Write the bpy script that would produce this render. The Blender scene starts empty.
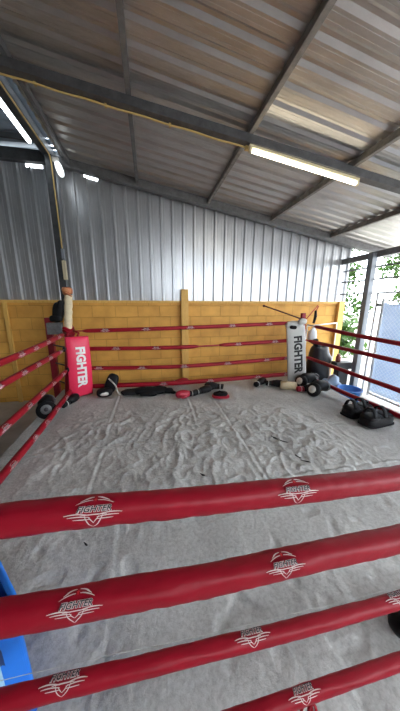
import bpy, bmesh, math, random
from mathutils import Vector, Matrix, noise
random.seed(7)
S = bpy.context.scene
COL = S.collection
PI = math.pi

# ------------------------------------------------------------------ materials
def mat(name, col, rough=.6, metal=0., spec=.5, var=0., vscale=4., bump=0., bscale=60., col2=None, stretch=None, alpha=None, coat=0.):
    m = bpy.data.materials.new(name); m.use_nodes = True
    nt = m.node_tree; N = nt.nodes; L = nt.links
    b = N['Principled BSDF']
    b.inputs['Base Color'].default_value = (*col, 1)
    b.inputs['Roughness'].default_value = rough
    b.inputs['Metallic'].default_value = metal
    b.inputs['Specular IOR Level'].default_value = spec
    b.inputs['Coat Weight'].default_value = coat
    tc = N.new('ShaderNodeTexCoord'); src = tc.outputs['Object']
    if stretch:
        mp = N.new('ShaderNodeMapping'); mp.inputs['Scale'].default_value = stretch
        L.new(src, mp.inputs['Vector']); src = mp.outputs['Vector']
    if var or col2:
        t = N.new('ShaderNodeTexNoise'); t.inputs['Scale'].default_value = vscale; t.inputs['Detail'].default_value = 6
        t.inputs['Roughness'].default_value = .65
        L.new(src, t.inputs['Vector'])
        r = N.new('ShaderNodeValToRGB'); r.color_ramp.elements[0].position = .3; r.color_ramp.elements[1].position = .7
        c2 = col2 if col2 else tuple(min(1, c*(1+var)) for c in col)
        c1 = col if col2 else tuple(c*(1-var) for c in col)
        r.color_ramp.elements[0].color = (*c1, 1); r.color_ramp.elements[1].color = (*c2, 1)
        L.new(t.outputs['Fac'], r.inputs['Fac']); L.new(r.outputs['Color'], b.inputs['Base Color'])
    if bump:
        t2 = N.new('ShaderNodeTexNoise'); t2.inputs['Scale'].default_value = bscale; t2.inputs['Detail'].default_value = 4
        L.new(src, t2.inputs['Vector'])
        bp = N.new('ShaderNodeBump'); bp.inputs['Strength'].default_value = bump; bp.inputs['Distance'].default_value = .01
        L.new(t2.outputs['Fac'], bp.inputs['Height']); L.new(bp.outputs['Normal'], b.inputs['Normal'])
    return m

def emit(name, col, strength):
    m = bpy.data.materials.new(name); m.use_nodes = True
    nt = m.node_tree; nt.nodes.clear()
    e = nt.nodes.new('ShaderNodeEmission'); e.inputs['Color'].default_value = (*col, 1); e.inputs['Strength'].default_value = strength
    o = nt.nodes.new('ShaderNodeOutputMaterial'); nt.links.new(e.outputs[0], o.inputs[0]); return m

M = {}
M['roof'] = mat('galvanised_roof', (.52, .505, .49), .38, .8, var=.14, vscale=3, bump=.12, bscale=9, stretch=(1, 3, 1))
M['roof_left'] = mat('blue_grey_roof', (.22, .27, .33), .5, .6, var=.2, vscale=3)
M['clad'] = mat('galvanised_cladding', (.50, .51, .53), .33, .75, var=.14, vscale=2.2, stretch=(1, 1, .5), bump=.06, bscale=14)
M['steel'] = mat('dark_painted_steel', (.055, .058, .062), .45, .3, var=.35, vscale=9)
M['steel2'] = mat('grey_painted_steel', (.17, .17, .175), .45, .35, var=.3, vscale=9)
M['steel4'] = mat('dark_grey_steel', (.10, .10, .105), .45, .35, var=.3, vscale=9)
M['steel3'] = mat('rusty_grey_steel', (.16, .15, .14), .6, .4, col2=(.33, .30, .27), vscale=14)
M['greypaint'] = mat('pale_grey_paint', (.20, .22, .25), .45, .1, var=.12, vscale=7)
M['cable'] = mat('tan_conduit', (.62, .43, .16), .5)
M['boxbeige'] = mat('beige_plastic', (.52, .45, .30), .45)
M['white'] = mat('white_enamel', (.80, .80, .78), .4)
M['cream_fixture'] = mat('yellowed_batten', (.75, .66, .42), .45)
M['tube_warm'] = emit('tube_glow_warm', (1., .90, .68), 9)
M['tube_cool'] = emit('tube_glow_cool', (.86, .95, 1.), 9)
M['bulb'] = emit('bulb_glow', (.92, .98, 1.), 1.6)
M['wood_y'] = mat('yellow_painted_timber', (.78, .49, .13), .55, col2=(.64, .35, .08), vscale=10, stretch=(3, 3, .6), bump=.15, bscale=30)
M['red'] = mat('red_vinyl', (.30, .004, .017), .45, spec=.28, var=.10, vscale=7, bump=.22, bscale=22)
M['redpad'] = mat('pink_red_vinyl', (.86, .035, .105), .38, var=.05, vscale=5, bump=.05, bscale=12)
M['redrope'] = mat('thin_red_rope', (.45, .03, .05), .7)
M['greyrope'] = mat('bare_grey_rope', (.50, .47, .45), .8, var=.15, vscale=40)
M['creamrope'] = mat('bare_cream_rope', (.72, .68, .60), .8)
M['darkrope'] = mat('bare_dark_rope', (.10, .03, .03), .8)
M['redsteel'] = mat('dark_red_steel', (.30, .015, .03), .45, .1, var=.25, vscale=10)
M['whitepad'] = mat('off_white_vinyl', (.62, .62, .60), .45, var=.06, vscale=6, bump=.08, bscale=10)
M['logow'] = mat('silver_print', (.72, .55, .55), .6)
M['logod'] = mat('charcoal_print', (.05, .045, .055), .5)
M['logored'] = mat('red_print', (.65, .02, .03), .5)
M['letterw'] = mat('white_print', (.86, .84, .84), .5)
M['letterb'] = mat('black_print', (.012, .012, .014), .5)
M['black'] = mat('black_leather', (.008, .008, .010), .52, spec=.22, var=.3, vscale=12, bump=.1, bscale=40)
M['blackcloth'] = mat('black_cloth', (.010, .010, .012), .9, spec=.2, bump=.3, bscale=30)
M['blackbag'] = mat('black_plastic_film', (.014, .015, .02), .36, spec=.4, bump=.5, bscale=12)
M['whitebag'] = mat('white_plastic_film', (.7, .7, .72), .4, bump=.4, bscale=16)
M['bluebag'] = mat('pale_blue_film', (.35, .46, .62), .4, bump=.4, bscale=14)
M['gloved'] = mat('red_glove_leather', (.42, .015, .04), .4, bump=.1, bscale=30)
M['cream'] = mat('cream_tape', (.72, .60, .40), .7, var=.1, vscale=22, bump=.2, bscale=25)
M['rust'] = mat('orange_red_tape', (.45, .10, .05), .6, col2=(.62, .30, .12), vscale=30)
M['blue'] = mat('blue_plastic', (.012, .15, .62), .32, spec=.5, var=.06, vscale=4)
M['bluerim'] = mat('light_blue_rim', (.02, .23, .85), .35)
M['darkblue'] = mat('dark_blue_print', (.01, .03, .12), .5)
M['label'] = mat('blue_grey_label', (.16, .34, .55), .35, col2=(.36, .55, .72), vscale=14, stretch=(1, 1, .3))
M['greypatch'] = mat('grey_print', (.36, .36, .35), .5)
M['bluetub'] = mat('blue_tub_plastic', (.06, .24, .68), .38)
M['concrete'] = mat('concrete', (.36, .33, .30), .9, col2=(.52, .49, .45), vscale=2.5, bump=.2, bscale=30)
M['greyblock'] = mat('grey_metal_box', (.22, .22, .23), .5, .3, var=.3, vscale=18)
M['leaf'] = mat('leaf_green', (.03, .08, .012), .55, col2=(.08, .16, .03), vscale=1.5)
M['bark'] = mat('bark', (.16, .11, .07), .9, col2=(.24, .17, .11), vscale=12)
M['tarp'] = mat('faded_blue_tarp', (.56, .64, .76), .6, col2=(.70, .76, .84), vscale=2.2)
M['wire'] = mat('zinc_wire', (.82, .84, .86), .45, .1)
M['redbrown'] = mat('red_brown_pole', (.23, .08, .06), .7)
M['crate'] = mat('dark_grey_plastic', (.07, .07, .075), .5)
M['edge'] = mat('dark_platform_timber', (.045, .035, .03), .85, var=.3, vscale=6)
M['hole'] = mat('torn_dark_foam', (.02, .02, .022), .95)
M['jar'] = mat('red_brown_plastic', (.30, .07, .05), .4)
M['foam'] = mat('white_circle_print', (.72, .70, .66), .55)
M['cord'] = mat('clear_cord', (.45, .45, .44), .4)

def translucent(m, fac):
    nt = m.node_tree; N = nt.nodes; L = nt.links; b = N['Principled BSDF']; o = N['Material Output']
    t = N.new('ShaderNodeBsdfTranslucent'); x = N.new('ShaderNodeMixShader'); x.inputs[0].default_value = fac
    if b.inputs['Base Color'].is_linked: L.new(b.inputs['Base Color'].links[0].from_socket, t.inputs['Color'])
    else: t.inputs['Color'].default_value = b.inputs['Base Color'].default_value
    L.new(b.outputs[0], x.inputs[1]); L.new(t.outputs[0], x.inputs[2]); L.new(x.outputs[0], o.inputs['Surface'])
translucent(M['tarp'], .5); translucent(M['leaf'], .4)
# canvas: mottled grey-white cloth with dust and fine weave
def canvas_mat():
    m = bpy.data.materials.new('grey_canvas'); m.use_nodes = True
    nt = m.node_tree; N = nt.nodes; L = nt.links; b = N['Principled BSDF']
    b.inputs['Roughness'].default_value = .82; b.inputs['Specular IOR Level'].default_value = .3
    tc = N.new('ShaderNodeTexCoord')
    n1 = N.new('ShaderNodeTexNoise'); n1.inputs['Scale'].default_value = 1.6; n1.inputs['Detail'].default_value = 8; n1.inputs['Roughness'].default_value = .62
    r1 = N.new('ShaderNodeValToRGB'); e = r1.color_ramp.elements
    e[0].position = .3; e[0].color = (.46, .455, .45, 1); e[1].position = .68; e[1].color = (.64, .637, .63, 1)
    n2 = N.new('ShaderNodeTexNoise'); n2.inputs['Scale'].default_value = 46; n2.inputs['Detail'].default_value = 5; n2.inputs['Roughness'].default_value = .7
    r2 = N.new('ShaderNodeValToRGB'); e = r2.color_ramp.elements
    e[0].position = .33; e[0].color = (.52, .515, .50, 1); e[1].position = .58; e[1].color = (1, 1, 1, 1)
    mx = N.new('ShaderNodeMix'); mx.data_type = 'RGBA'; mx.blend_type = 'MULTIPLY'; mx.inputs['Factor'].default_value = .55
    for n in (n1, n2): L.new(tc.outputs['Object'], n.inputs['Vector'])
    L.new(n1.outputs['Fac'], r1.inputs['Fac']); L.new(n2.outputs['Fac'], r2.inputs['Fac'])
    L.new(r1.outputs['Color'], mx.inputs['A']); L.new(r2.outputs['Color'], mx.inputs['B'])
    L.new(mx.outputs['Result'], b.inputs['Base Color'])
    bp = N.new('ShaderNodeBump'); bp.inputs['Strength'].default_value = .5; bp.inputs['Distance'].default_value = .008
    L.new(n2.outputs['Fac'], bp.inputs['Height']); L.new(bp.outputs['Normal'], b.inputs['Normal'])
    return m
M['canvas'] = canvas_mat()

# painted concrete block wall
def block_mat():
    m = bpy.data.materials.new('yellow_block_wall'); m.use_nodes = True
    nt = m.node_tree; N = nt.nodes; L = nt.links; b = N['Principled BSDF']
    b.inputs['Roughness'].default_value = .65
    tc = N.new('ShaderNodeTexCoord'); sp = N.new('ShaderNodeSeparateXYZ'); cb = N.new('ShaderNodeCombineXYZ')
    L.new(tc.outputs['Object'], sp.inputs[0]); L.new(sp.outputs['X'], cb.inputs['X']); L.new(sp.outputs['Z'], cb.inputs['Y'])
    # wobble the joints
    nz = N.new('ShaderNodeTexNoise'); nz.inputs['Scale'].default_value = 5
    L.new(tc.outputs['Object'], nz.inputs['Vector'])
    ml = N.new('ShaderNodeVectorMath'); ml.operation = 'SCALE'; ml.inputs['Scale'].default_value = .014
    ad = N.new('ShaderNodeVectorMath'); ad.operation = 'ADD'
    L.new(nz.outputs['Color'], ml.inputs[0]); L.new(cb.outputs[0], ad.inputs[0]); L.new(ml.outputs[0], ad.inputs[1])
    br = N.new('ShaderNodeTexBrick'); br.inputs['Scale'].default_value = 1; br.inputs['Brick Width'].default_value = .42
    br.inputs['Row Height'].default_value = .215; br.inputs['Mortar Size'].default_value = .008; br.inputs['Mortar Smooth'].default_value = .6
    br.inputs['Color1'].default_value = (.80, .425, .085, 1); br.inputs['Color2'].default_value = (.74, .38, .075, 1); br.inputs['Mortar'].default_value = (.60, .31, .055, 1)
    L.new(ad.outputs[0], br.inputs['Vector'])
    n2 = N.new('ShaderNodeTexNoise'); n2.inputs['Scale'].default_value = 3.5; n2.inputs['Detail'].default_value = 8
    L.new(tc.outputs['Object'], n2.inputs['Vector'])
    r2 = N.new('ShaderNodeValToRGB'); r2.color_ramp.elements[0].position = .3; r2.color_ramp.elements[0].color = (.74, .70, .66, 1); r2.color_ramp.elements[1].position = .62
    L.new(n2.outputs['Fac'], r2.inputs['Fac'])
    mx = N.new('ShaderNodeMix'); mx.data_type = 'RGBA'; mx.blend_type = 'MULTIPLY'; mx.inputs['Factor'].default_value = .8
    L.new(br.outputs['Color'], mx.inputs['A']); L.new(r2.outputs['Color'], mx.inputs['B']); L.new(mx.outputs['Result'], b.inputs['Base Color'])
    n3 = N.new('ShaderNodeTexNoise'); n3.inputs['Scale'].default_value = 50; L.new(tc.outputs['Object'], n3.inputs['Vector'])
    b1 = N.new('ShaderNodeBump'); b1.inputs['Strength'].default_value = .7; b1.inputs['Distance'].default_value = .012; b1.invert = True
    b2 = N.new('ShaderNodeBump'); b2.inputs['Strength'].default_value = .35; b2.inputs['Distance'].default_value = .006
    L.new(br.outputs['Fac'], b1.inputs['Height']); L.new(n3.outputs['Fac'], b2.inputs['Height']); L.new(b1.outputs['Normal'], b2.inputs['Normal'])
    L.new(b2.outputs['Normal'], b.inputs['Normal'])
    return m
M['block'] = block_mat()

# ------------------------------------------------------------------ mesh helpers
def link(name, me, parent=None, loc=(0, 0, 0)):
    o = bpy.data.objects.new(name, me); COL.objects.link(o)
    if parent: o.parent = parent
    o.location = loc
    return o
def thing(name, label, cat, loc=(0, 0, 0), rz=0, group=None):
    o = link(name, None, None, loc); o.empty_display_size = .05; o.rotation_euler = (0, 0, rz)
    o['label'] = label; o['category'] = cat
    if group: o['group'] = group
    return o
def tag(o, label, cat, group=None):
    o['label'] = label; o['category'] = cat
    if group: o['group'] = group
    return o

class MB:
    def __init__(s): s.bm = bmesh.new(); s.mi = 0
    def _add(s, vs, fs, smooth):
        bv = [s.bm.verts.new(v) for v in vs]
        for f in fs:
            try:
                fc = s.bm.faces.new([bv[i] for i in f]); fc.material_index = s.mi; fc.smooth = smooth
            except ValueError: pass
        return bv
    def box(s, c, d, rot=None, bev=0.):
        t = bmesh.new(); bmesh.ops.create_cube(t, size=1)
        for v in t.verts: v.co = Vector((v.co.x*d[0], v.co.y*d[1], v.co.z*d[2]))
        if bev: bmesh.ops.bevel(t, geom=list(t.edges), offset=bev, segments=2, profile=.6, affect='EDGES')
        R = rot.to_matrix() if hasattr(rot, 'to_matrix') else (rot if rot is not None else Matrix.Identity(3))
        t.verts.ensure_lookup_table(); t.verts.index_update()
        s._add([R @ v.co + Vector(c) for v in t.verts], [[v.index for v in f.verts] for f in t.faces], False); t.free(); return s
    def bar(s, a, b, w, h, up=(0, 0, 1), bev=0.):
        a = Vector(a); b = Vector(b); x = (b-a).normalized(); y = Vector(up).cross(x).normalized(); z = x.cross(y)
        return s.box((a+b)/2, ((b-a).length, w, h), Matrix((x, y, z)).transposed(), bev)
    def prof(s, a, b, pts, up=(0, 0, 1)):   # extrude a closed 2-D outline (side, up) from a to b
        a = Vector(a); b = Vector(b); x = (b-a).normalized(); y = Vector(up).cross(x).normalized(); z = x.cross(y); n = len(pts)
        vs = [p + y*q[0] + z*q[1] for p in (a, b) for q in pts]
        s._add(vs, [[i, (i+1) % n, n+(i+1) % n, n+i] for i in range(n)] + [list(range(n))[::-1], list(range(n, 2*n))], False); return s
    def tube(s, pts, r, seg=10, closed=False, caps=True, sq=1., flat=None, jit=0.):
        pts = [Vector(p) for p in pts]; n = len(pts)
        rs = r if isinstance(r, (list, tuple)) else [r]*n
        vs = []; prevu = None
        for i, p in enumerate(pts):
            if closed: t = pts[(i+1) % n]-pts[i-1]
            else: t = pts[min(i+1, n-1)]-pts[max(i-1, 0)]
            t.normalize()
            if prevu is None:
                ref = Vector((0, 0, 1)) if abs(t.z) < .95 else Vector((1, 0, 0))
                u = (ref - t*ref.dot(t)).normalized()
            else: u = (prevu - t*prevu.dot(t)).normalized()
            prevu = u; w = t.cross(u)
            for k in range(seg):
                a = 2*PI*k/seg; ca, sa = math.cos(a), math.sin(a)
                e = 2./sq if sq > 1 else 1
                c_ = math.copysign(abs(ca)**e, ca); s_ = math.copysign(abs(sa)**e, sa)
                rr = rs[i]
                if jit: rr *= 1+jit*noise.noise(Vector((p.x*9+k*.35, p.y*9, p.z*9)))
                vs.append(p + u*(c_*rr) + w*(s_*rr*(flat if flat else 1)))
        fs = []
        for i in range(n if closed else n-1):
            for k in range(seg):
                j = (i+1) % n
                fs.append([i*seg+k, j*seg+k, j*seg+(k+1) % seg, i*seg+(k+1) % seg])
        if caps and not closed: fs += [list(range(seg))[::-1], list(range((n-1)*seg, n*seg))]
        # orientation: make outward
        s._add(vs, [f[::-1] for f in fs], True); return s
    def lathe(s, prof, c=(0, 0, 0), seg=24, rot=None, sx=1., sy=1.):
        R = rot.to_matrix() if hasattr(rot, 'to_matrix') else (rot if rot is not None else Matrix.Identity(3))
        vs = []; fs = []; n = len(prof)
        for (r, z) in prof:
            for k in range(seg):
                a = 2*PI*k/seg; vs.append(R @ Vector((r*math.cos(a)*sx, r*math.sin(a)*sy, z)) + Vector(c))
        for i in range(n-1):
            for k in range(seg): fs.append([i*seg+k, i*seg+(k+1) % seg, (i+1)*seg+(k+1) % seg, (i+1)*seg+k])
        if prof[0][0] > 1e-5: fs.append(list(range(seg))[::-1])
        if prof[-1][0] > 1e-5: fs.append(list(range((n-1)*seg, n*seg)))
        s._add(vs, fs, True); return s
    def blob(s, c, d, rot=None, n=2.4, seg=20, rings=12, lump=0., ls=6., cut=None):
        R = rot.to_matrix() if hasattr(rot, 'to_matrix') else (rot if rot is not None else Matrix.Identity(3))
        e = 2./n; vs = []; fs = []
        f = lambda v: math.copysign(abs(v)**e, v)
        for i in range(rings+1):
            ph = -PI/2+PI*i/rings
            for k in range(seg):
                a = 2*PI*k/seg
                p = Vector((f(math.cos(ph))*f(math.cos(a))*d[0]/2, f(math.cos(ph))*f(math.sin(a))*d[1]/2, f(math.sin(ph))*d[2]/2))
                if lump: p *= 1+lump*noise.noise(p*ls+Vector(c))
                q = R @ p + Vector(c)
                if cut is not None: q.z = max(q.z, cut)
                vs.append(q)
        for i in range(rings):
            for k in range(seg): fs.append([i*seg+k, i*seg+(k+1) % seg, (i+1)*seg+(k+1) % seg, (i+1)*seg+k])
        s._add(vs, fs, True); return s
    def poly(s, pts3, fs, smooth=False): s._add([Vector(p) for p in pts3], fs, smooth); return s
    def build(s, name, mats, parent=None, weld=True, loc=(0, 0, 0), recalc=True):
        if weld: bmesh.ops.remove_doubles(s.bm, verts=s.bm.verts, dist=1e-5)
        if recalc: bmesh.ops.recalc_face_normals(s.bm, faces=s.bm.faces)
        me = bpy.data.meshes.new(name); s.bm.to_mesh(me); s.bm.free()
        for m in (mats if isinstance(mats, (list, tuple)) else [mats]): me.materials.append(m)
        return link(name, me, parent, loc)

def struct(o): o['kind'] = 'structure'; return o
def E3(x=0, y=0, z=0):
    from mathutils import Euler
    return Euler((x, y, z))
def dup(root, loc, rz, label, group=None, scale=None):
    r = root.copy(); COL.objects.link(r); r.location = loc; r.rotation_euler = (0, 0, rz); r['label'] = label
    if group: r['group'] = group
    if scale: r.scale = (scale,)*3
    for ch in list(root.children):
        c = ch.copy(); COL.objects.link(c); c.parent = r
        for g in list(ch.children):
            d = g.copy(); COL.objects.link(d); d.parent = c
    return r

def text_mesh(txt, size, offset=0., shear=0., extrude=0.):
    cu = bpy.data.curves.new('lettering', 'FONT'); cu.body = txt; cu.size = size; cu.align_x = 'CENTER'; cu.align_y = 'CENTER'
    cu.offset = offset; cu.shear = shear; cu.extrude = extrude; cu.resolution_u = 3; cu.space_character = 1.02
    o = bpy.data.objects.new('lettering', cu); COL.objects.link(o)
    dg = bpy.context.evaluated_depsgraph_get(); me = bpy.data.meshes.new_from_object(o.evaluated_get(dg))
    vs = [v.co.copy() for v in me.vertices]; fs = [list(p.vertices) for p in me.polygons]
    bpy.data.objects.remove(o); bpy.data.curves.remove(cu); bpy.data.meshes.remove(me)
    return vs, fs

# ------------------------------------------------------------------ roof geometry
SL = .166
def rz(x, z0=3.76): return z0 - SL*(x+1.34)      # height of a line on the roof slope
RX0, RX1, RY0, RY1 = -1.30, 5.50, -3.6, 5.05
GZ = -.3                                          # ground; the ring canvas is z = 0

# roof sheets, ribs running down the slope
def sheet_profile(period, rib, top, h, minor):
    a = (period-rib)/2
    return [(0, 0), (a*.45, 0), (a*.5, minor), (a*.55, 0), (a, 0), (a+(rib-top)/2, h), (a+(rib+top)/2, h), (a+rib, 0), (a+rib+a*.45, 0), (a+rib+a*.5, minor), (a+rib+a*.55, 0)]
PR = sheet_profile(.2, .100, .032, .020, .003)
ys = []
y = RY0
while y < RY1:
    for (d, h) in PR: ys.append((y+d, h))
    y += .2
b = MB(); xs = [RX0+(RX1-RX0)*i/3 for i in range(4)]
vs = [(x, yy, rz(x, 3.848)+h) for x in xs for (yy, h) in ys]; n = len(ys)
b.poly(vs, [[i*n+k, i*n+k+1, (i+1)*n+k+1, (i+1)*n+k] for i in range(3) for k in range(n-1)])
o = struct(b.build('ceiling', M['roof'], weld=False))
sd = o.modifiers.new('thick', 'SOLIDIFY'); sd.thickness = .002
b = MB(); xs = [-4.6, -3, -1.46]
vs = [(x, yy, 3.96-.05*(-1.4-x)+h) for x in xs for (yy, h) in ys]
b.poly(vs, [[i*n+k, i*n+k+1, (i+1)*n+k+1, (i+1)*n+k] for i in range(2) for k in range(n-1)])
o = struct(b.build('ceiling_left', M['roof_left'], weld=False)); sd = o.modifiers.new('thick', 'SOLIDIFY'); sd.thickness = .002
# ridge cap with open slits near the back wall
b = MB()
for (y0, y1) in ((RY0, 4.44), (4.47, 4.60), (4.65, 4.72), (4.76, RY1)):
    b.box((-1.375, (y0+y1)/2, 3.885), (.21, y1-y0, .012))
b.box((-1.475, (RY0+RY1)/2, 3.93), (.012, RY1-RY0, .10))
struct(b.build('ridge_cap', M['roof_left']))

# purlins (run in depth, C channels) and rafters (run down the slope)
CH = [(-.025, -.05), (.025, -.05), (.025, -.03), (-.019, -.044), (-.019, .044), (.025, .03), (.025, .05), (-.025, .05)]
for x in (-1.17, -.11, 1.15, 2.42, 3.80):
    b = MB(); zc = rz(x, 3.76)+.04
    b.prof((x, RY0, zc), (x, 4.98, zc), [(-.019, -.04), (.019, -.04), (.019, .04), (-.019, .04)])
    b.prof((x-.022, RY0, zc-.034), (x-.022, 4.98, zc-.034), [(-.006, -.005), (.006, -.005), (.006, .015), (-.006, .015)])
    struct(b.build('purlin', M['steel3'] if x > 0 else M['steel2']))
b = MB()
A = Vector((-1.46, 3.06, rz(-1.46, 3.775))); B = Vector((5.4, 2.65, rz(5.4, 3.775)))
b.prof(A-Vector((0, 0, .05)), B-Vector((0, 0, .05)), [(-.05, -.045), (.05, -.045), (.05, .035), (-.05, .035)])
struct(b.build('rafter', M['steel4']))
b = MB()
A2 = Vector((-1.46, 4.83, rz(-1.46, 3.78))); B2 = Vector((5.4, 4.83, rz(5.4, 3.78)))
b.prof(A2-Vector((0, 0, .02)), B2-Vector((0, 0, .02)), [(-.05, -.055), (.05, -.055), (.05, .078), (-.05, .078)])
b.prof(A2-Vector((0, .055, .06)), B2-Vector((0, .055, .06)), [(-.02, -.012), (.02, -.012), (.02, .012), (-.02, .012)])
struct(b.build('rafter', M['steel2']))
# beam along the ridge in depth, and the flat beam over the left wall
b = MB(); b.prof((-1.43, RY0, 3.83), (-1.43, 4.9, 3.83), [(-.05, -.07), (.05, -.07), (.05, .09), (-.05, .09)])
b.prof((-1.43, RY0, 3.757), (-1.43, 4.9, 3.757), [(-.06, -.005), (.06, -.005), (.06, .005), (-.06, .005)])
struct(b.build('ridge_beam', M['steel']))
b = MB(); b.prof((-4.6, 4.83, 3.80), (-1.48, 4.83, 3.80), [(-.05, -.08), (.05, -.08), (.05, .08), (-.05, .08)])
b.prof((-4.6, 4.45, 3.86), (-1.48, 4.45, 3.86), [(-.02, -.03), (.02, -.03), (.02, .03), (-.02, .03)])
struct(b.build('eave_beam', M['steel']))
# steel column at the left corner
b = MB(); b.prof((-1.40, 4.62, GZ), (-1.40, 4.62, 3.75), [(-.05, -.05), (.05, -.05), (.05, .05), (-.05, .05)], up=(0, 1, 0))
b.box((-1.40, 4.62, GZ+.006), (.2, .2, .012))
struct(b.build('steel_column', M['steel']))
# right column, its eave beam and the wires
b = MB(); b.prof((4.22, 4.10, GZ), (4.22, 4.10, 2.5), [(-.055, -.055), (.055, -.055), (.055, .055), (-.055, .055)], up=(0, 1, 0))
struct(b.build('grey_column', M['greypaint']))
b = MB(); b.prof((4.30, 5.0, 2.46), (4.20, -3.2, 2.60), [(-.04, -.055), (.04, -.055), (.04, .055), (-.04, .055)])
struct(b.build('eave_beam', M['steel2']))

# ------------------------------------------------------------------ back wall
b = MB(); b.box((-.10, 4.99, (1.56+GZ)/2), (9.0, .14, 1.56-GZ))
struct(b.build('wall_back', M['block']))
# corrugated cladding above it
PW = sheet_profile(.208, .056, .022, .040, .006)
b = MB(); cols = []
x = -1.17-.104-.208*16
while x < 4.36:
    for (d, h) in PW: cols.append((x+d, h))
    x += .208
def top(x):
    if -1.86 < x < -1.6: return 3.70
    if -.99 < x < -.75: return rz(x, 3.69)
    return rz(x, 3.84) if x > -1.4 else 3.80
vs = []
for (xx, h) in cols:
    vs += [(xx, 4.955-h, 1.58), (xx, 4.955-h, 2.6 if xx < 4 else 2.2), (xx, 4.955-h, top(xx))]
b.poly(vs, [[3*k+j, 3*k+3+j, 3*k+4+j, 3*k+1+j] for k in range(len(cols)-1) for j in (0, 1)])
o = struct(b.build('wall_back_cladding', M['clad'], weld=False)); sd = o.modifiers.new('thick', 'SOLIDIFY'); sd.thickness = .002; sd.offset = -1
# top rail of the block wall, yellow timber posts
b = MB(); b.box((-.10, 4.90, 1.575), (9.0, .06, .05), bev=.006); struct(b.build('trim_1', M['wood_y']))
for (xx, w, z1, yy) in ((.70, .14, 1.82, 4.85), (4.33, .15, 1.60, 4.86), (-2.46, .065, 1.55, 4.875)):
    b = MB(); b.box((xx, yy, (z1+GZ)/2), (w, .07 if w > .1 else .04, z1-GZ), bev=.006); struct(b.build('timber_pillar', M['wood_y']))
# unseen left and rear walls, added to darken the left and the front
b = MB(); b.box((-4.55, .7, (3.8+GZ)/2), (.1, 8.6, 3.8-GZ)); struct(b.build('shade_wall_left', M['steel3']))

b = MB(); b.box((-1.95, -3.7, (4.0+GZ)/2), (5.3, .1, 4.0-GZ)); b.box((2.75, -3.7, (1.7+GZ)/2), (4.1, .1, 1.7-GZ)); struct(b.build('shade_wall_rear', M['steel3']))  # added out of view: tall left, low right, to steer light from behind
b = MB(); b.box((0, 1, GZ-.05), (60, 60, .1)); struct(b.build('ground', M['concrete']))

# ------------------------------------------------------------------ boxing ring floor
ring = thing('ring_platform', 'grey canvas covered boxing ring floor with wrinkles and seams', 'boxing ring floor', (0, 0, 0))
MX0, MX1, MY0, MY1 = -1.60, 3.27, .28, 4.58
NX, NY = 400, 360
SEAMX = ((-.58, 1.72, 9), (.55, 2.75, 9), (.98, 1.72, 9), (2.25, 1.72, 9), (-.30, -9, 1.72), (.76, -9, 1.72), (1.9, -9, 1.72)); SEAMY = (2.55, 1.72)
def mat_h(x, y):
    p = Vector((x*1.3, y*1.3, .3))
    m = max(0, 1-abs((y-2.5)/1.15)**3)*max(0, min(1, (x+1.4)/.4))*max(0, min(1, (2.75-x)/.7))*(.75+.8*noise.noise(Vector((x*.9, y*.9, 6.))))
    q = Vector((x*3.2+.5*noise.noise(p*2), y*2.3+x*.9, 1.7))
    rid = 1-abs(noise.noise(q))*2.2; rid2 = 1-abs(noise.noise(Vector((x*6.5-y*2.2, y*4.6+x*2, 4.))))*2.2
    rid3 = 1-abs(noise.noise(Vector((x*11+y*3, y*8.5-x*2, 7.))))*2.4
    h = m*(.017*max(0, rid)**2+.013*max(0, rid2)**2+0.006*max(0, rid3)**3)+.0018*max(0, rid3)**3
    h += .0045*noise.noise(Vector((x*5, y*5, 2.)))+.0022*noise.noise(Vector((x*14, y*14, 5.)))
    # footprints and dimples near the front
    d = noise.noise(Vector((x*8.5, y*8.5, 9.)))
    if d > .22: h -= .008*min(1, (d-.22)*3.5)*max(0, min(1, (2.1-y)/.5))
    for sx, sy0, sy1 in SEAMX:
        if not sy0 < y < sy1: continue
        dx = x-sx-.03*noise.noise(Vector((sx, y*1.5, 0)))
        k_ = .4 if sy0 < 0 else .8
        h += k_*(.006*math.exp(-(dx/.018)**2) - .005*math.exp(-((dx-.03)/.016)**2))
    for sy in SEAMY:
        dy = y-sy-.035*noise.noise(Vector((x*1.7, sy, 3.)))
        h += (.006*math.exp(-(dy/.018)**2)-.004*math.exp(-((dy-.03)/.014)**2))*(1+.8*noise.noise(Vector((x*16, sy, 0))))
    return h-.004
b = MB()
vs = [(MX0+(MX1-MX0)*i/NX, MY0+(MY1-MY0)*j/NY, 0) for j in range(NY+1) for i in range(NX+1)]
vs = [(x, y, mat_h(x, y)) for (x, y, z) in vs]
W = NX+1
fs = [[j*W+i, j*W+i+1, (j+1)*W+i+1, (j+1)*W+i] for j in range(NY) for i in range(NX)]
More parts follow.
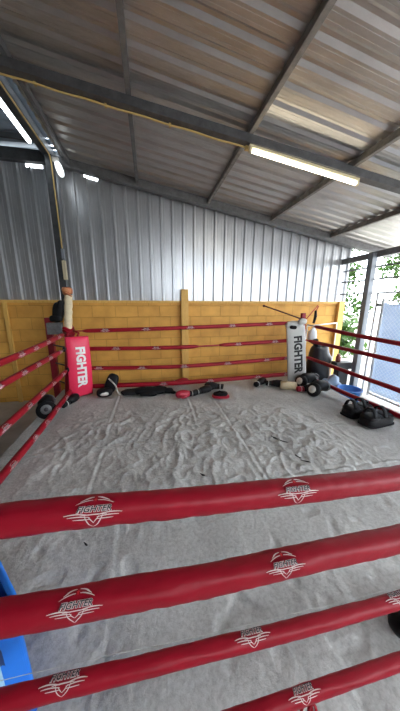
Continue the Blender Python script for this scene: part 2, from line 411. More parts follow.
# skirt
rim = [i for i in range(W)] + [j*W+NX for j in range(1, NY+1)] + [NY*W+i for i in range(NX-1, -1, -1)] + [j*W for j in range(NY-1, 0, -1)]
base = len(vs)
for k in rim: vs.append((vs[k][0], vs[k][1], -.05))
L_ = len(rim)
for k in range(L_): fs.append([rim[k], base+k, base+(k+1) % L_, rim[(k+1) % L_]])
b.poly(vs, fs, True)
cv = b.build('canvas', M['canvas'], ring, weld=False)
b = MB(); b.box(((MX0+MX1)/2, (MY0+MY1)/2, (GZ-.03)/2), (MX1-MX0-.04, MY1-MY0-.04, -GZ-.03-.004))
b.build('platform_frame', M['edge'], ring)
def tear(pts, w):
    b = MB(); n = len(pts); vs = []
    for i, (x, y) in enumerate(pts):
        ww = w*(math.sin(PI*(i+.35)/(n-.3)))*(0.7+.6*random.random())
        vs += [(x-ww, y+.2*ww, mat_h(x-ww, y)+.004), (x+ww, y-.2*ww, mat_h(x+ww, y)+.004), (x, y, mat_h(x, y)+.007)]
    fs = []
    for i in range(n-1):
        fs += [[3*i, 3*i+3, 3*i+5, 3*i+2], [3*i+2, 3*i+5, 3*i+4, 3*i+1]]
    b.poly(vs, fs); o = b.build('tear', M['hole'], ring); o['label'] = 'small dark tear in the canvas'
def seg(a, c, n=7, j=.012): return [(a[0]+(c[0]-a[0])*i/(n-1)+random.uniform(-j, j), a[1]+(c[1]-a[1])*i/(n-1)) for i in range(n)]
tear(seg((1.38, 2.37), (1.43, 2.29), 6, .008), .024); tear(seg((1.43, 2.27), (1.50, 2.21), 6, .008), .022)
tear(seg((1.46, 1.99), (1.49, 1.94), 5, .008), .016); tear(seg((1.48, 1.92), (1.54, 1.85), 6, .008), .022); tear(seg((.41, 1.92), (.45, 1.87), 5), .016); tear(seg((-.49, 1.43), (-.47, 1.40), 4, .004), .010)

# ------------------------------------------------------------------ ropes
def catmull(pts, n):
    P = [Vector(p) for p in pts]; P = [2*P[0]-P[1]]+P+[2*P[-1]-P[-2]]; out = []
    for i in range(1, len(P)-2):
        for k in range(n):
            t = k/n; a, b_, c, d = P[i-1:i+3]
            out.append(.5*((2*b_)+(c-a)*t+(2*a-5*b_+4*c-d)*t*t+(3*b_-a-3*c+d)*t**3))
    out.append(P[-2]); return out

TXT_D = text_mesh('FIGHTER', .205, .004, .25); TXT_W = text_mesh('FIGHTER', .205, .020, .25)
def strip(pts, w):
    vs = []; n = len(pts); fs = []
    for i, p in enumerate(pts):
        a = Vector(pts[max(i-1, 0)]); c = Vector(pts[min(i+1, n-1)]); t = (c-a).normalized(); nn = Vector((-t.y, t.x))
        ww = w*(.35+.65*math.sin(PI*(i+.5)/n))
        vs += [Vector(p)+nn*ww, Vector(p)-nn*ww]
    for i in range(n-1): fs.append([2*i, 2*i+2, 2*i+3, 2*i+1])
    return vs, fs
def qb(a, c, d, n=7): return [((1-t)**2*a[0]+2*t*(1-t)*c[0]+t*t*d[0], (1-t)**2*a[1]+2*t*(1-t)*c[1]+t*t*d[1]) for t in [i/(n-1) for i in range(n)]]
def logo_shapes():
    out = []
    for vs, fs, mi, lift in ((TXT_W[0], TXT_W[1], 0, .0), (TXT_D[0], TXT_D[1], 1, .0012)):
        k = .64/max(1e-6, (max(v.x for v in vs)-min(v.x for v in vs)))
        if mi == 1: k *= .975
        out.append(([Vector((v.x*k, v.y*k*.95+.03)) for v in vs], fs, mi, lift))
    st = []
    for s in (1, -1):
        st.append((qb((s*.07, -.08), (s*.3, -.02), (s*.52, -.06)), .010))
        st.append((qb((s*.06, -.12), (s*.26, -.08), (s*.46, -.10)), .009))
        st.append((qb((s*.05, -.15), (s*.2, -.15), (s*.36, -.145)), .008))
        st.append((qb((s*.16, -.08), (s*.14, -.2), (0, -.27)), .009))
        st.append((qb((s*.10, -.10), (s*.07, -.15), (0, -.20)), .008))
        st.append((qb((s*.04, .20), (s*.2, .20), (s*.34, .13)), .008))
        st.append((qb((s*.03, .24), (s*.16, .235), (s*.27, .18)), .008))
    st.append((qb((-.24, -.075), (0, -.065), (.24, -.075)), .010))
    for p, w in st:
        v, f = strip(p, w); out.append((v, f, 0, .0))
    star = [Vector((math.cos(PI/2+i*PI/5)*(.035 if i % 2 == 0 else .016), .205+math.sin(PI/2+i*PI/5)*(.035 if i % 2 == 0 else .016))) for i in range(10)]
    out.append((star, [list(range(10))], 2, .0))
    return out
LOGO = logo_shapes()
def sect(a, r, sq):      # point of the cover's cross-section at angle a (0 = towards -side, up = +z)
    e = 2./sq; ca, sa = math.cos(a), math.sin(a)
    return Vector((math.copysign(abs(ca)**e, ca)*r, math.copysign(abs(sa)**e, sa)*r))
def logo_mesh(r, sq, width, ang, cuts):
    """print wrapped round a cover: local X along the rope, local Y the side it faces, Z up"""
    bm = bmesh.new()
    for (vs, fs, mi, lift) in LOGO:
        bv = [bm.verts.new((v.x*width, v.y*width, lift)) for v in vs]
        for f in fs:
            try: q = bm.faces.new([bv[i] for i in f]); q.material_index = mi
            except ValueError: pass
    bmesh.ops.triangulate(bm, faces=bm.faces)
    if cuts: bmesh.ops.subdivide_edges(bm, edges=[e for e in bm.edges if e.calc_length() > .05*width], cuts=cuts)
    for v in bm.verts:
        a = ang+v.co.y/(r*1.02); p = sect(a, r, sq); q = p.normalized()*(p.length+.0022+v.co.z)
        v.co = Vector((v.co.x, q.x, q.y))
    me = bpy.data.meshes.new('rope_logo'); bm.to_mesh(me); bm.free()
    for k in ('logow', 'logod', 'logored'): me.materials.append(M[k])
    return me
LM = {}
def get_logo(r, sq, width, ang, cuts):
    k = (round(r, 4), sq, round(width, 3), round(ang, 2), cuts)
    if k not in LM: LM[k] = logo_mesh(*k)
    return LM[k]

def rope(label, group, pts, r, covers, logos, core='redrope', core_r=.013, side=(0, -1, 0), sq=2.5, cov='red', lw=.13, ang=.6, jit=.05, cuts=0, step=14, knots=()):
    """covers: (t0,t1) spans, logos: t positions, all along the rope 0..1"""
    t = thing('ring_rope', label, 'ring rope', pts[0], 0, group)
    P = catmull(pts, step); o0 = Vector(pts[0]); n = len(P)-1
    def at(u):
        f = max(0, min(n-1e-6, u*n)); i = int(f); return P[i].lerp(P[i+1], f-i)
    MBc = MB(); MBc.tube([p-o0 for p in P], core_r, 8); MBc.build('rope_core', M[core], t)
    sd = Vector(side)
    for (a, c) in covers:
        k = max(10, int((c-a)*n*2)); b = MB(); vs = []; seg = 20
        for i in range(k+1):
            u = a+(c-a)*i/k; p = at(u); tg = (at(min(1, u+.01))-at(max(0, u-.01))).normalized()
            upv = Vector((0, 0, 1)); upv = (upv-tg*upv.dot(tg)).normalized(); s_ = (sd-tg*sd.dot(tg)).normalized()
            endk = min(i, k-i); sc = (.55, .9, 1)[min(endk, 2)]
            for q in range(seg):
                an = 2*PI*q/seg; e = sect(an, r*sc, sq)
                w = 1+jit*noise.noise(Vector((p.x*7+q*.45, p.y*7, p.z*3+3)))+jit*.6*noise.noise(Vector((p.x*26, p.y*26+q*.8, p.z)))
                if math.cos(an)*.4-math.sin(an) > .97: w *= 1.07       # stitched lower seam
                vs.append(p+(s_*e.x+upv*e.y)*w-o0)
        fs = [[i*seg+q, i*seg+(q+1) % seg, (i+1)*seg+(q+1) % seg, (i+1)*seg+q] for i in range(k) for q in range(seg)]
        fs += [list(range(seg)), list(range(k*seg, (k+1)*seg))[::-1]]
        b.poly(vs, fs, True); b.build('rope_cover', M[cov], t)
    for u in logos:
        me = get_logo(r*(1+jit*.25), sq, lw, ang, cuts)
        g = link('rope_logo', me, t); p = at(u); tg = (at(min(1, u+.02))-at(max(0, u-.02))).normalized()
        s_ = (sd-tg*sd.dot(tg)).normalized()
        X = tg
        if Vector((0, 0, 1)).cross(X).dot(s_)*-1 < 0: X = -tg
        upv = (Vector((0, 0, 1))-tg*tg.z).normalized()
        g.matrix_local = Matrix((( X.x, s_.x, upv.x, 0), (X.y, s_.y, upv.y, 0), (X.z, s_.z, upv.z, 0), (0, 0, 0, 1)))
        g.location = p-o0
    for u in knots:
        b = MB(); p = at(u)-o0; b.lathe([(0, -.035), (.018, -.03), (.024, 0), (.018, .03), (0, .035)], p, 10)
        b.tube([p+Vector((0, 0, .03)), p+Vector((0, 0, .055))], .006, 6); b.build('turnbuckle', M['black'], t)
    return t

# corners of the rope square
FL, FR = (-1.34, .55), (3.05, .5)
BL, BR = (-1.20, 4.30), (3.03, 4.30)
ord4 = ('topmost', 'second from top', 'third from top', 'lowest')
# back ropes in front of the yellow wall (their covers stop short on the right)
bz = ((1.10, 1.13, 1.18), (.80, .78, .83), (.46, .42, .47), (.13, .105, .13))
bc = ([(.02, .77)], [(.02, .385), (.445, .755)], [(.02, .81)], [(.02, .985)])
bl = ((.09, .22, .36, .48, .60, .72), (.12, .25, .50, .63), (.06, .2, .34, .47, .6, .71), (.1, .27, .42, .57, .72, .88))
bcore = ('redrope', 'redrope', 'creamrope', 'redrope')
blab = ('topmost red padded rope along the yellow back wall', 'second rope down along the yellow wall, its red padding broken by a bare gap',
        'third rope down along the yellow wall, ending in bare cream rope', 'lowest red padded rope along the yellow wall, just above the canvas')
for i in range(4):
    z = bz[i]
    rope(blab[i], 'back ring ropes', [(BL[0], BL[1], z[0]), (.55, 4.25, z[1]), (2.55, 4.28, z[2]), (BR[0], BR[1], z[2]+.01)], .033 if i < 3 else .038,
         bc[i], bl[i], bcore[i], .012, (0, -1, 0), lw=.15, ang=.15, jit=.06)
# left ropes
lz = ((1.09, 1.06, 1.09), (.86, .87, .87), (.53, .50, .47), (.165, .12, .11))
llab = ('topmost red rope running from the red corner pad toward the left', 'second red rope down leaving the red corner pad toward the left',
        'third red rope down on the left side of the ring', 'lowest red rope on the left, crossing over the black mitt')
for i in range(4):
    z = lz[i]
    rope(llab[i], 'left ring ropes', [(-1.30, 4.08, z[0]), (-1.30, 2.6, z[1]), (-1.32, .55, z[2])], .030 if i < 3 else .033,
         [((.03, .10, .05, .02)[i], .99)], [.12, .26, .38, .48, .6, .72], 'darkrope', .012, (1, 0, 0), lw=.14, ang=.25, knots=((), (.045,), (.03,), ())[i])
# right ropes
rzv = ((1.15, 1.11, 1.09, 1.09), (.84, .86, .87, .87), (.51, .51, .51, .50), (.15, .13, .165, .17))
rlab = ('topmost dark red rope leaving the white corner pad toward the right', 'second dark red rope down from the white corner pad on the right side',
        'third dark red rope down on the right, before the wire gate', 'lowest dark red rope on the right, over the two black shields')
rcv = ((.075, .99), (.03, .99), (.03, .99), (.20, .99))
for i in range(4):
    z = rzv[i]
    rope(rlab[i], 'right ring ropes', [(3.06, 4.24, z[0]), (3.05+.06*(i == 3), 3.2, z[1]), (3.05+.06*(i == 3), 2.2, z[2]), (3.06, .5, z[3])], .030,
         [rcv[i]], [], 'greyrope' if i == 0 else 'redrope', .013, (-1, 0, 0))
# front ropes, close to the camera
fr = ([(-1.36, .55, 1.12), (-.364, .55, 1.093), (.118, .55, 1.057), (.431, .55, 1.037), (.813, .55, 1.02), (1.7, .54, 1.03), (3.03, .5, 1.10)],
      [(-1.36, .55, .83), (-.411, .55, .796), (.119, .55, .763), (.462, .55, .755), (.878, .55, .745), (1.7, .54, .76), (3.03, .5, .83)],
      [(-1.36, .55, .52), (-.459, .55, .487), (.121, .55, .449), (.498, .55, .426), (.955, .55, .412), (1.7, .54, .42), (3.03, .5, .49)],
      [(-1.36, .52, .18), (-.45, .51, .165), (.201, .5, .162), (.493, .5, .164), (.955, .5, .155), (1.7, .5, .15), (3.03, .5, .17)])
flab = ('topmost red padded rope crossing the foreground, with winged prints', 'second red padded rope down crossing the foreground in front of the blue chair',
        'third, slimmer red rope down crossing the foreground', 'lowest red rope at the bottom edge with a tied red loop')
frr = (.033, .037, .0260, .0250); fang = (.72, .86, 1.66, 1.55)
def tfind(pts, x):
    P = catmull(pts, 14); n = len(P)-1
    for i in range(n):
        if P[i].x <= x <= P[i+1].x: return (i+(x-P[i].x)/(P[i+1].x-P[i].x))/n
flx = ((-.152, .402, 1.25), (-.222, .388, 1.3), (-.292, .304, .939), (-.3, .503, 1.2))
flw = (.127, .130, .127, .127)
fropes = []
for i in range(4):
    fropes.append(rope(flab[i], 'front ring ropes', fr[i], frr[i], [(.002, .998)], [tfind(fr[i], x) for x in flx[i]], 'redrope', .012, (0, -1, 0),
         lw=flw[i], ang=fang[i], jit=.09, cuts=2, step=22, sq=(2.6, 2.6, 2.3, 2.3)[i]))
# red tie knotted under the lowest rope
b = MB(); o0 = Vector(fr[3][0]); c0 = Vector((.515, .5, .164))-o0
for k, (dx, w_, h_) in enumerate(((0, .022, .05), (.02, .016, .06))):
    b.tube([c0+Vector((dx+w_*math.sin(a), -.018-.006*k+.01*math.cos(a), -.03-h_*(1-math.cos(a))/2)) for a in [2*PI*j/14 for j in range(14)]], .006, 6, closed=True)
b.build('tie_loop', M['red'], fropes[3])
# thin clear cord strung above the third front rope
b = MB(); P = catmull([(-1.36, .57, .565), (-.40, .57, .530), (.12, .57, .490), (.50, .57, .468), (.95, .57, .452), (3.03, .52, .54)], 10); b.tube(P, .0009, 6)
tag(b.build('thin_cord', M['cord']), 'thin pale cord stretched just above the third foreground rope', 'cord')

# ------------------------------------------------------------------ corner posts and pads
ct = thing('corner_post', 'corner post wrapped in cream tape with an orange top, behind the red pad', 'post', (-1.25, 4.30, 0))
b = MB(); b.tube([(-.19, 0, .0), (-.06, 0, 1.2)], .05, 14); b.build('shaft', M['redsteel'], ct)
b = MB(); zz = [1.10+.045*i for i in range(14)]
b.tube([(.11*(z-1.72)+.004*math.sin(i*2.1), 0, z) for i, z in enumerate(zz)], [.058+.004*(i % 2) for i in range(14)], 16); b.build('tape_wrap', M['cream'], ct)
b = MB(); b.tube([(0, 0, 1.685), (-.01, 0, 1.72), (-.015, 0, 1.76), (-.01, 0, 1.79), (-.01, 0, 1.80)], [.062, .075, .08, .072, .03], 14, jit=.15)
b.tube([(-.06, -.04, 1.74), (.0, -.085, 1.70), (.06, -.06, 1.66)], .012, 8); b.build('tape_top', M['rust'], ct)
b = MB()   # red cloth ties holding the ropes to the post
for (z, r_) in ((1.05, .07), (1.10, .075), (1.14, .068)):
    b.tube([(r_*math.cos(a)-.06, r_*math.sin(a), z+.02*math.sin(a*2)) for a in [2*PI*j/16 for j in range(16)]], .022, 8, closed=True)
b.tube([(.03, -.07, 1.12), (.12, -.12, 1.08), (.10, -.14, 1.03)], .018, 8); b.tube([(-.05, -.06, 1.12), (-.07, -.10, 1.02)], .02, 8)
b.build('rope_tie', M['red'], ct)

rp = thing('steel_post', 'dark red square steel post just outside the left ring corner', 'post', (-1.74, 4.70, GZ))
b = MB(); b.box((0, 0, .8), (.10, .1, 1.6), bev=.008); b.build('shaft', M['redsteel'], rp)
b = MB(); b.box((0, 0, .008), (.22, .16, .016)); b.build('base_plate', M['redsteel'], rp)
b = MB(); b.box((.13, -.105, 1.42), (.24, .11, .20), bev=.012); b.build('grey_bracket', M['greyblock'], rp)
for z in (1.12, .79, .45):
    b = MB(); b.tube([(.05, -.05, z), (.33, -.33, z)], .013, 8); b.build('tension_chain', M['steel'], rp)
# black pad perched on the bracket
b = MB(); b.blob((0, 0, .15), (.17, .14, .34), E3(0, .22, 0), 2.8, lump=.15); b.blob((.05, .0, .26), (.10, .13, .2), E3(0, .2, 0), 2.5); b.blob((-.03, -.02, .05), (.2, .14, .12), None, 3)
o = tag(b.build('black_pad', M['black'], loc=(-1.535, 4.58, 1.24)), 'black padded mitt standing on the grey bracket beside the cream taped post', 'mitt')

rr = thing('steel_post', 'thin red steel ring post leaning beside the white corner pad', 'post', (3.16, 4.36, 0))
b = MB(); b.prof((0, 0, 0), (-.13, 0, 1.37), [(-.035, -.035), (.035, -.035), (.035, .035), (-.035, .035)], up=(0, 1, 0)); b.build('shaft', M['redsteel'], rr)
b = MB(); b.box((0, 0, .006), (.16, .16, .012)); b.build('base_plate', M['redsteel'], rr)
wp = thing('white_pole', 'thin white pole standing right behind the red ring post', 'pole', (3.30, 4.52, 0))
b = MB(); b.tube([(0, 0, .0), (-.08, 0, 1.02)], .018, 10); b.build('shaft', M['white'], wp)

def corner_pad(name, label, w, h, d, loc, rz_, lean, m, lm, toff, tsize, sag):
    t = thing(name, label, 'corner pad', loc, rz_)
    t.rotation_euler = (lean[0], lean[1], rz_)
    # local: X across, -Y outward face, Z up
    def surf(u, v):   # u,v in -1..1
        return Vector((u*w/2*(1-.04*v), -d*(1-abs(u)**2.6*.75)*(1-abs(v)**6*.35)-sag*(1-v*v), h/2+v*h/2))
    b = MB(); nu, nv = 18, 30; vs = []; fs = []
    for j in range(nv+1):
        for i in range(nu+1):
            u = -1+2*i/nu; v = -1+2*j/nv; p = surf(u, v); p.y += .004*noise.noise(Vector((p.x*9, 0, p.z*7)))
            vs.append(p)
    W_ = nu+1
    fs += [[j*W_+i, j*W_+i+1, (j+1)*W_+i+1, (j+1)*W_+i] for j in range(nv) for i in range(nu)]
    base = len(vs)
    for j in range(nv+1):
        for i in range(nu+1):
            u = -1+2*i/nu; v = -1+2*j/nv; vs.append(Vector((u*w/2*.97, .02-sag*(1-v*v), h/2+v*h/2)))
    fs += [[base+j*W_+i, base+(j+1)*W_+i, base+(j+1)*W_+i+1, base+j*W_+i+1] for j in range(nv) for i in range(nu)]
    rim = [i for i in range(W_)]+[j*W_+nu for j in range(1, nv+1)]+[nv*W_+i for i in range(nu-1, -1, -1)]+[j*W_ for j in range(nv-1, 0, -1)]
    for k in range(len(rim)):
        a, c = rim[k], rim[(k+1) % len(rim)]; fs.append([a, base+a, base+c, c])
    b.poly(vs, fs, True); b.build('cushion', m, t)
    # lettering running down the pad
    tv, tf = text_mesh('FIGHTER', tsize, .010*tsize/.2, 0)
    k = (h*.67)/(max(v.x for v in tv)-min(v.x for v in tv))
    bm = bmesh.new(); bv = [bm.verts.new(v) for v in tv]
    for f in tf:
        try: bm.faces.new([bv[i] for i in f])
        except ValueError: pass
    bmesh.ops.triangulate(bm, faces=bm.faces); bmesh.ops.subdivide_edges(bm, edges=[e for e in bm.edges if e.calc_length() > .12*tsize], cuts=2)
    for v in bm.verts:
        x_, y_ = v.co.x*k, v.co.y*k*1.12
        u = (y_+toff*w)/(w/2); vv = -(x_)/(h/2)+.03
        p = surf(u, vv); v.co = p+Vector((0, -.005, 0))
    bmesh.ops.recalc_face_normals(bm, faces=bm.faces)
    me = bpy.data.meshes.new('lettering'); bm.to_mesh(me); bm.free(); me.materials.append(lm); link('lettering', me, t)
    return t
pl = corner_pad('corner_pad', 'pinkish red corner pad with white lettering at the left ring corner', .36, 1.0, .06, (-1.185, 4.14, .03), .50, (0, .03, 0), M['redpad'], M['letterw'], .03, .2, .045)
for z in (.2, .8):
    b = MB(); b.box((0, .045, z), (.14, .07, .05), bev=.006); b.build('fastening_strap', M['redpad'], pl)
pr_ = corner_pad('corner_pad', 'white corner pad with black lettering at the right ring corner', .36, 1.12, .055, (2.865, 4.12, .02), -.20, (.02, -.12, 0), M['whitepad'], M['letterb'], .03, .2, .01)
b = MB(); b.blob((0, .05, 1.14), (.34, .14, .16), E3(0, .15, 0), 3, lump=.25, ls=9); b.blob((.12, -.03, 1.20), (.16, .12, .12), None, 2.5, lump=.2); b.build('folded_flap', M['whitepad'], pr_)
b = MB(); b.blob((-.06, -.045, 1.115), (.13, .05, .07), E3(0, .2, 0), 3); b.build('opening', M['blackcloth'], pr_)

# dark elastic strap from the wall to the white pad, and the strap loop by the post
b = MB(); b.tube(catmull([(2.42, 4.84, 1.50), (2.75, 4.55, 1.36), (3.03, 4.33, 1.24)], 10), .014, 8); b.blob((2.415, 4.86, 1.50), (.05, .05, .05))
tag(b.build('elastic_band', M['darkrope']), 'dark red elastic band slanting from the yellow wall to the white pad', 'band')
hb = thing('strap', 'pinkish strap with black grip hanging to the right of the red ring post', 'strap', (3.27, 4.40, 1.0))
b = MB(); b.tube([(-.15, 0, .22), (0, 0, .40), (.10, 0, .52), (.12, 0, .50), (.05, 0, .36)], .010, 6); b.build('webbing', M['redrope'], hb)
b = MB(); b.tube([(.06, -.01, .42), (.07, -.01, .3), (.04, -.01, .16)], [.022, .03, .024], 8); b.build('grip', M['black'], hb)

# ------------------------------------------------------------------ lamps and wiring
def tube_lamp(label, a, b_, em, body, drop, tr=.019):
    a = Vector(a); b_ = Vector(b_); t = thing('tube_light', label, 'light', (a+b_)/2); c = (a+b_)/2
    up = Vector((0, 0, 1)); d = (b_-a).normalized()
    m1 = MB(); m1.bar(a-c+up*.028, b_-c+up*.028, .045, .04, bev=.006); m1.build('batten', body, t)
    m2 = MB(); m2.tube([a-c-up*drop+d*.03, b_-c-up*drop-d*.03], tr, 12); m2.build('lamp_tube', em, t)
    for p, s in ((a, 1), (b_, -1)):
        m3 = MB(); m3.bar(p-c-up*.012, p-c-up*.012+d*s*.035, .034, .05, bev=.004); m3.build('lamp_holder', body, t)
    return t
tube_lamp('long fluorescent tube glowing warm white under the sloping rafter', (1.145, 2.895, 3.232), (2.53, 2.825, 2.996), M['tube_warm'], M['cream_fixture'], .014)
tube_lamp('cool white fluorescent tube under the dark beam at the left edge', (-1.555, 3.05, 3.80), (-1.555, 4.40, 3.79), M['tube_cool'], M['white'], .014, .027)
b = MB(); b.bar((-1.555, 3.72, 3.84), (-1.475, 3.72, 3.85), .03, .03); b.build('mounting_bracket', M['white'], [o for o in COL.objects if o.name.startswith('tube_light')][-1]).location = (1.555, -3.725, -3.795)
bl_ = thing('bulb_lamp', 'small white lamp at the top of the dark steel column', 'light', (-1.27, 4.60, 3.60))
b = MB(); b.blob((.01, -.02, -.04), (.10, .07, .22), E3(0, -.3, 0), 2.4); b.build('bulb', M['bulb'], bl_)
b = MB(); b.box((-.04, 0, .09), (.09, .05, .06), bev=.006); b.build('lamp_base', M['white'], bl_)
# tan conduit along the rafter, down the beam and the column
b = MB(); q = []
for i in range(25):
    x = -1.40+i*(1.14+1.40)/24; yy = 3.06-.0599*(x+1.46)
    q.append((x, yy+.035, rz(x, 3.775)-.107-.004*math.sin(i*1.3)))
b.tube(q, .009, 8); b.box((q[-1][0], q[-1][1], q[-1][2]), (.05, .05, .04), bev=.006)
for i in (4, 10, 16): b.box(q[i], (.02, .03, .03))
tag(b.build('conduit', M['cable']), 'tan cable conduit clipped under the long sloping rafter', 'conduit')
b = MB(); b.tube([(-1.365, -1.5, 3.72), (-1.365, 3.0, 3.72), (-1.365, 4.50, 3.72), (-1.362, 4.545, 3.70), (-1.358, 4.555, 3.6), (-1.345, 4.556, 2.42)], .010, 8)
tag(b.build('conduit', M['cable']), 'tan cable conduit following the ridge beam and down the dark column', 'conduit')
jb = thing('switch_box', 'beige switch box with pale upper part on the dark column', 'switch box', (-1.335, 4.545, 2.08))
b = MB(); b.box((0, 0, .0), (.055, .06, .30), bev=.006); b.build('housing', M['boxbeige'], jb)
b = MB(); b.box((0, 0, .25), (.045, .05, .16), bev=.006); b.build('upper_cover', M['greypaint'], jb)

# ------------------------------------------------------------------ training gear
def mitt(name, label, loc, rz_, cat='punch mitt', group=None, tilt=1.25, face='foam', accent=None):
    """round focus mitt standing on its edge: disc face to -Y, hand cuff to +Y"""
    t = thing(name, label, cat, loc, rz_, group); R = E3(tilt, 0, 0); c = Vector((0, 0, .125))
    b = MB(); b.lathe([(0, -.05), (.085, -.05), (.112, -.035), (.125, 0), (.115, .035), (.09, .05), (.05, .055), (0, .05)], c, 26, R, 1., 1.0); b.build('pad', M['black'], t)
    b = MB(); b.lathe([(0, .058), (.062, .0585), (.066, .052), (.05, .045)], c, 24, R); tgt = b.build('target', M[face], t)
    b = MB(); b.lathe([(0, .061), (.026, .0615), (.03, .055), (.02, .05)], c, 16, R); b.build('target_center', M['whitepad'] if face == 'foam' else M['logod'], tgt)
    b = MB(); b.tube([(0, .02, .15), (0, .11, .17), (.01, .22, .165), (.015, .33, .13), (.02, .40, .11)], [.09, .105, .10, .085, .07], 16, flat=.95, jit=.08); b.build('cuff', M['black'], t)
    b = MB(); b.tube([(.013+.094*math.cos(a), .30, .142+.092*math.sin(a)) for a in [2*PI*j/16 for j in range(16)]], .012, 6, closed=True); b.build('wrist_strap', M[accent] if accent else M['greyblock'], t)
    return t
mitt('focus_mitt', 'black round mitt with white target ring, nearer the camera by the right rope', (2.71, 3.40, 0), -1.20, group='round black mitts by the white pad')
mitt('focus_mitt', 'black round mitt with white target leaning against the white corner pad', (2.76, 3.83, 0), -1.30, group='round black mitts by the white pad')

def glove(label, loc, rz_, m, cuffm, group=None, s=1.):
    """boxing glove lying on its back: fist towards +X, cuff towards -X"""
    t = thing('boxing_glove', label, 'boxing glove', loc, rz_, group); t.scale = (s,)*3
    b = MB(); b.tube([(-.06, 0, .060), (-.02, 0, .066), (.04, 0, .072), (.10, 0, .072), (.145, 0, .066), (.17, 0, .06), (.178, 0, .058)], [.05, .058, .068, .069, .058, .035, .008], 18, jit=.05); b.build('fist', M[m], t)
    b = MB(); b.tube([(-.01, .055, .05), (.04, .075, .045), (.09, .07, .042), (.115, .06, .042)], [.022, .028, .026, .010], 12); b.build('thumb', M[m], t)
    b = MB(); b.tube([(-.17, 0, .055), (-.165, 0, .056), (-.10, 0, .056), (-.055, 0, .06)], [.044, .05, .047, .051], 16); b.build('cuff', M[cuffm], t)
    b = MB(); b.tube([(-.11, .05*math.cos(a), .056+.05*math.sin(a)) for a in [2*PI*j/16 for j in range(16)]], .007, 6, closed=True); b.build('wrist_band', M['whitepad'], t)
    return t
glove('red boxing glove lying left of the black gloves before the timber post', (.55, 3.78, .0), .35+PI*.95, 'gloved', 'black', 'gloves below the timber post')
glove('all black boxing glove lying between the red glove and the red edged mitt', (.87, 3.89, 0), .35, 'black', 'black', 'gloves below the timber post')
glove('black boxing glove touching the lowest back rope, behind the red edged mitt', (1.12, 4.06, 0), 2.9, 'black', 'black', 'gloves below the timber post')
glove('red boxing glove partly hidden behind the lowest back rope', (.53, 4.41, 0), .1, 'gloved', 'gloved', 'gloves below the timber post')
glove('black boxing glove with white band, leftmost of the heap before the white pad', (2.06, 4.10, 0), .6, 'black', 'black', 'heap before the white pad')
glove('second black boxing glove of the heap before the white pad, next to the cream roll', (2.30, 3.98, 0), -.5, 'black', 'black', 'heap before the white pad')
glove('black and red boxing glove right of the cream roll, before the white pad', (2.73, 3.62, 0), -.1, 'black', 'gloved', 'heap before the white pad')
# flat red-edged mitt
fm = thing('focus_mitt', 'flat oval black mitt with a red edge lying right of the gloves', 'punch mitt', (1.13, 3.66, 0), -.25, 'gloves below the timber post')
b = MB(); b.blob((0, 0, .028), (.30, .20, .052), None, 2.8); b.build('edge', M['gloved'], fm)
b = MB(); b.blob((-.01, .01, .062), (.25, .17, .065), E3(.1, -.08, 0), 2.5, lump=.15); b.build('pad', M['black'], fm)
b = MB(); b.tube([(-.08, .02, .07), (-.02, .0, .115), (.05, -.01, .09)], .014, 8); b.build('strap', M['blackcloth'], fm)
# cream roll
cr = thing('tape_roll', 'cream coloured roll lying among the gloves before the white pad', 'roll', (2.48, 3.80, .0), -.35)
b = MB(); b.lathe([(.012, -.14), (.05, -.145), (.072, -.135), (.074, 0), (.072, .135), (.05, .145), (.012, .14)], (0, 0, .074), 20, E3(0, PI/2, 0)); b.build('roll', M['cream'], cr)
b = MB(); b.lathe([(.0, .146), (.03, .148), (.035, .14)], (0, 0, .074), 16, E3(0, PI/2, 0)); b.build('core', M['logod'], cr)
# left back: mitt standing with a white patch and black flap
lm = thing('punch_shield', 'black mitt with white patch propped beside the red corner pad', 'punch mitt', (-.72, 4.16, 0), -.1)
b = MB(); b.blob((.02, .05, .19), (.20, .10, .34), E3(-.25, .35, 0), 3.2); b.build('pad', M['black'], lm)
b = MB(); b.blob((-.07, -.08, .075), (.26, .18, .15), E3(0, 0, .2), 2.6); b.build('cuff', M['black'], lm)
b = MB(); b.blob((-.06, -.15, .075), (.15, .05, .08), E3(-.3, 0, .1), 2.4); b.build('white_patch', M['foam'], lm)
b = MB(); b.tube(catmull([(.0, -.03, .30), (.10, -.06, .2), (.15, -.08, .08), (.2, -.12, .03)], 6), .014, 6); b.build('strap', M['greyrope'], lm)
# black cloth heap
b = MB()
for (x, y, z, dx, dy, dz, a) in ((-.25, .02, .04, .34, .2, .09, .2), (0, 0, .05, .42, .22, .11, -.1), (.2, .02, .045, .36, .24, .10, .3), (.38, .0, .03, .22, .16, .07, -.4), (.05, -.12, .03, .3, .1, .06, .1), (.44, -.06, .02, .16, .06, .05, -.6)):
    b.blob((x, y, z), (dx, dy, dz), E3(0, 0, a), 2.6, lump=.35, ls=9)
tag(b.build('cloth_heap', M['blackcloth'], loc=(-.10, 4.06, .010)), 'crumpled black cloth lying on the canvas under the lowest back rope', 'clothing')
# black mitts outside left edge
mitt('focus_mitt', 'black mitt with grey patch on the left canvas edge below the lowest left rope', (-1.44, 3.42, 0), .35, tilt=1.1, face='greyblock')
glove('black boxing glove on the left canvas edge, just behind the black mitt', (-1.27, 3.86, 0), 1.2, 'black', 'black')

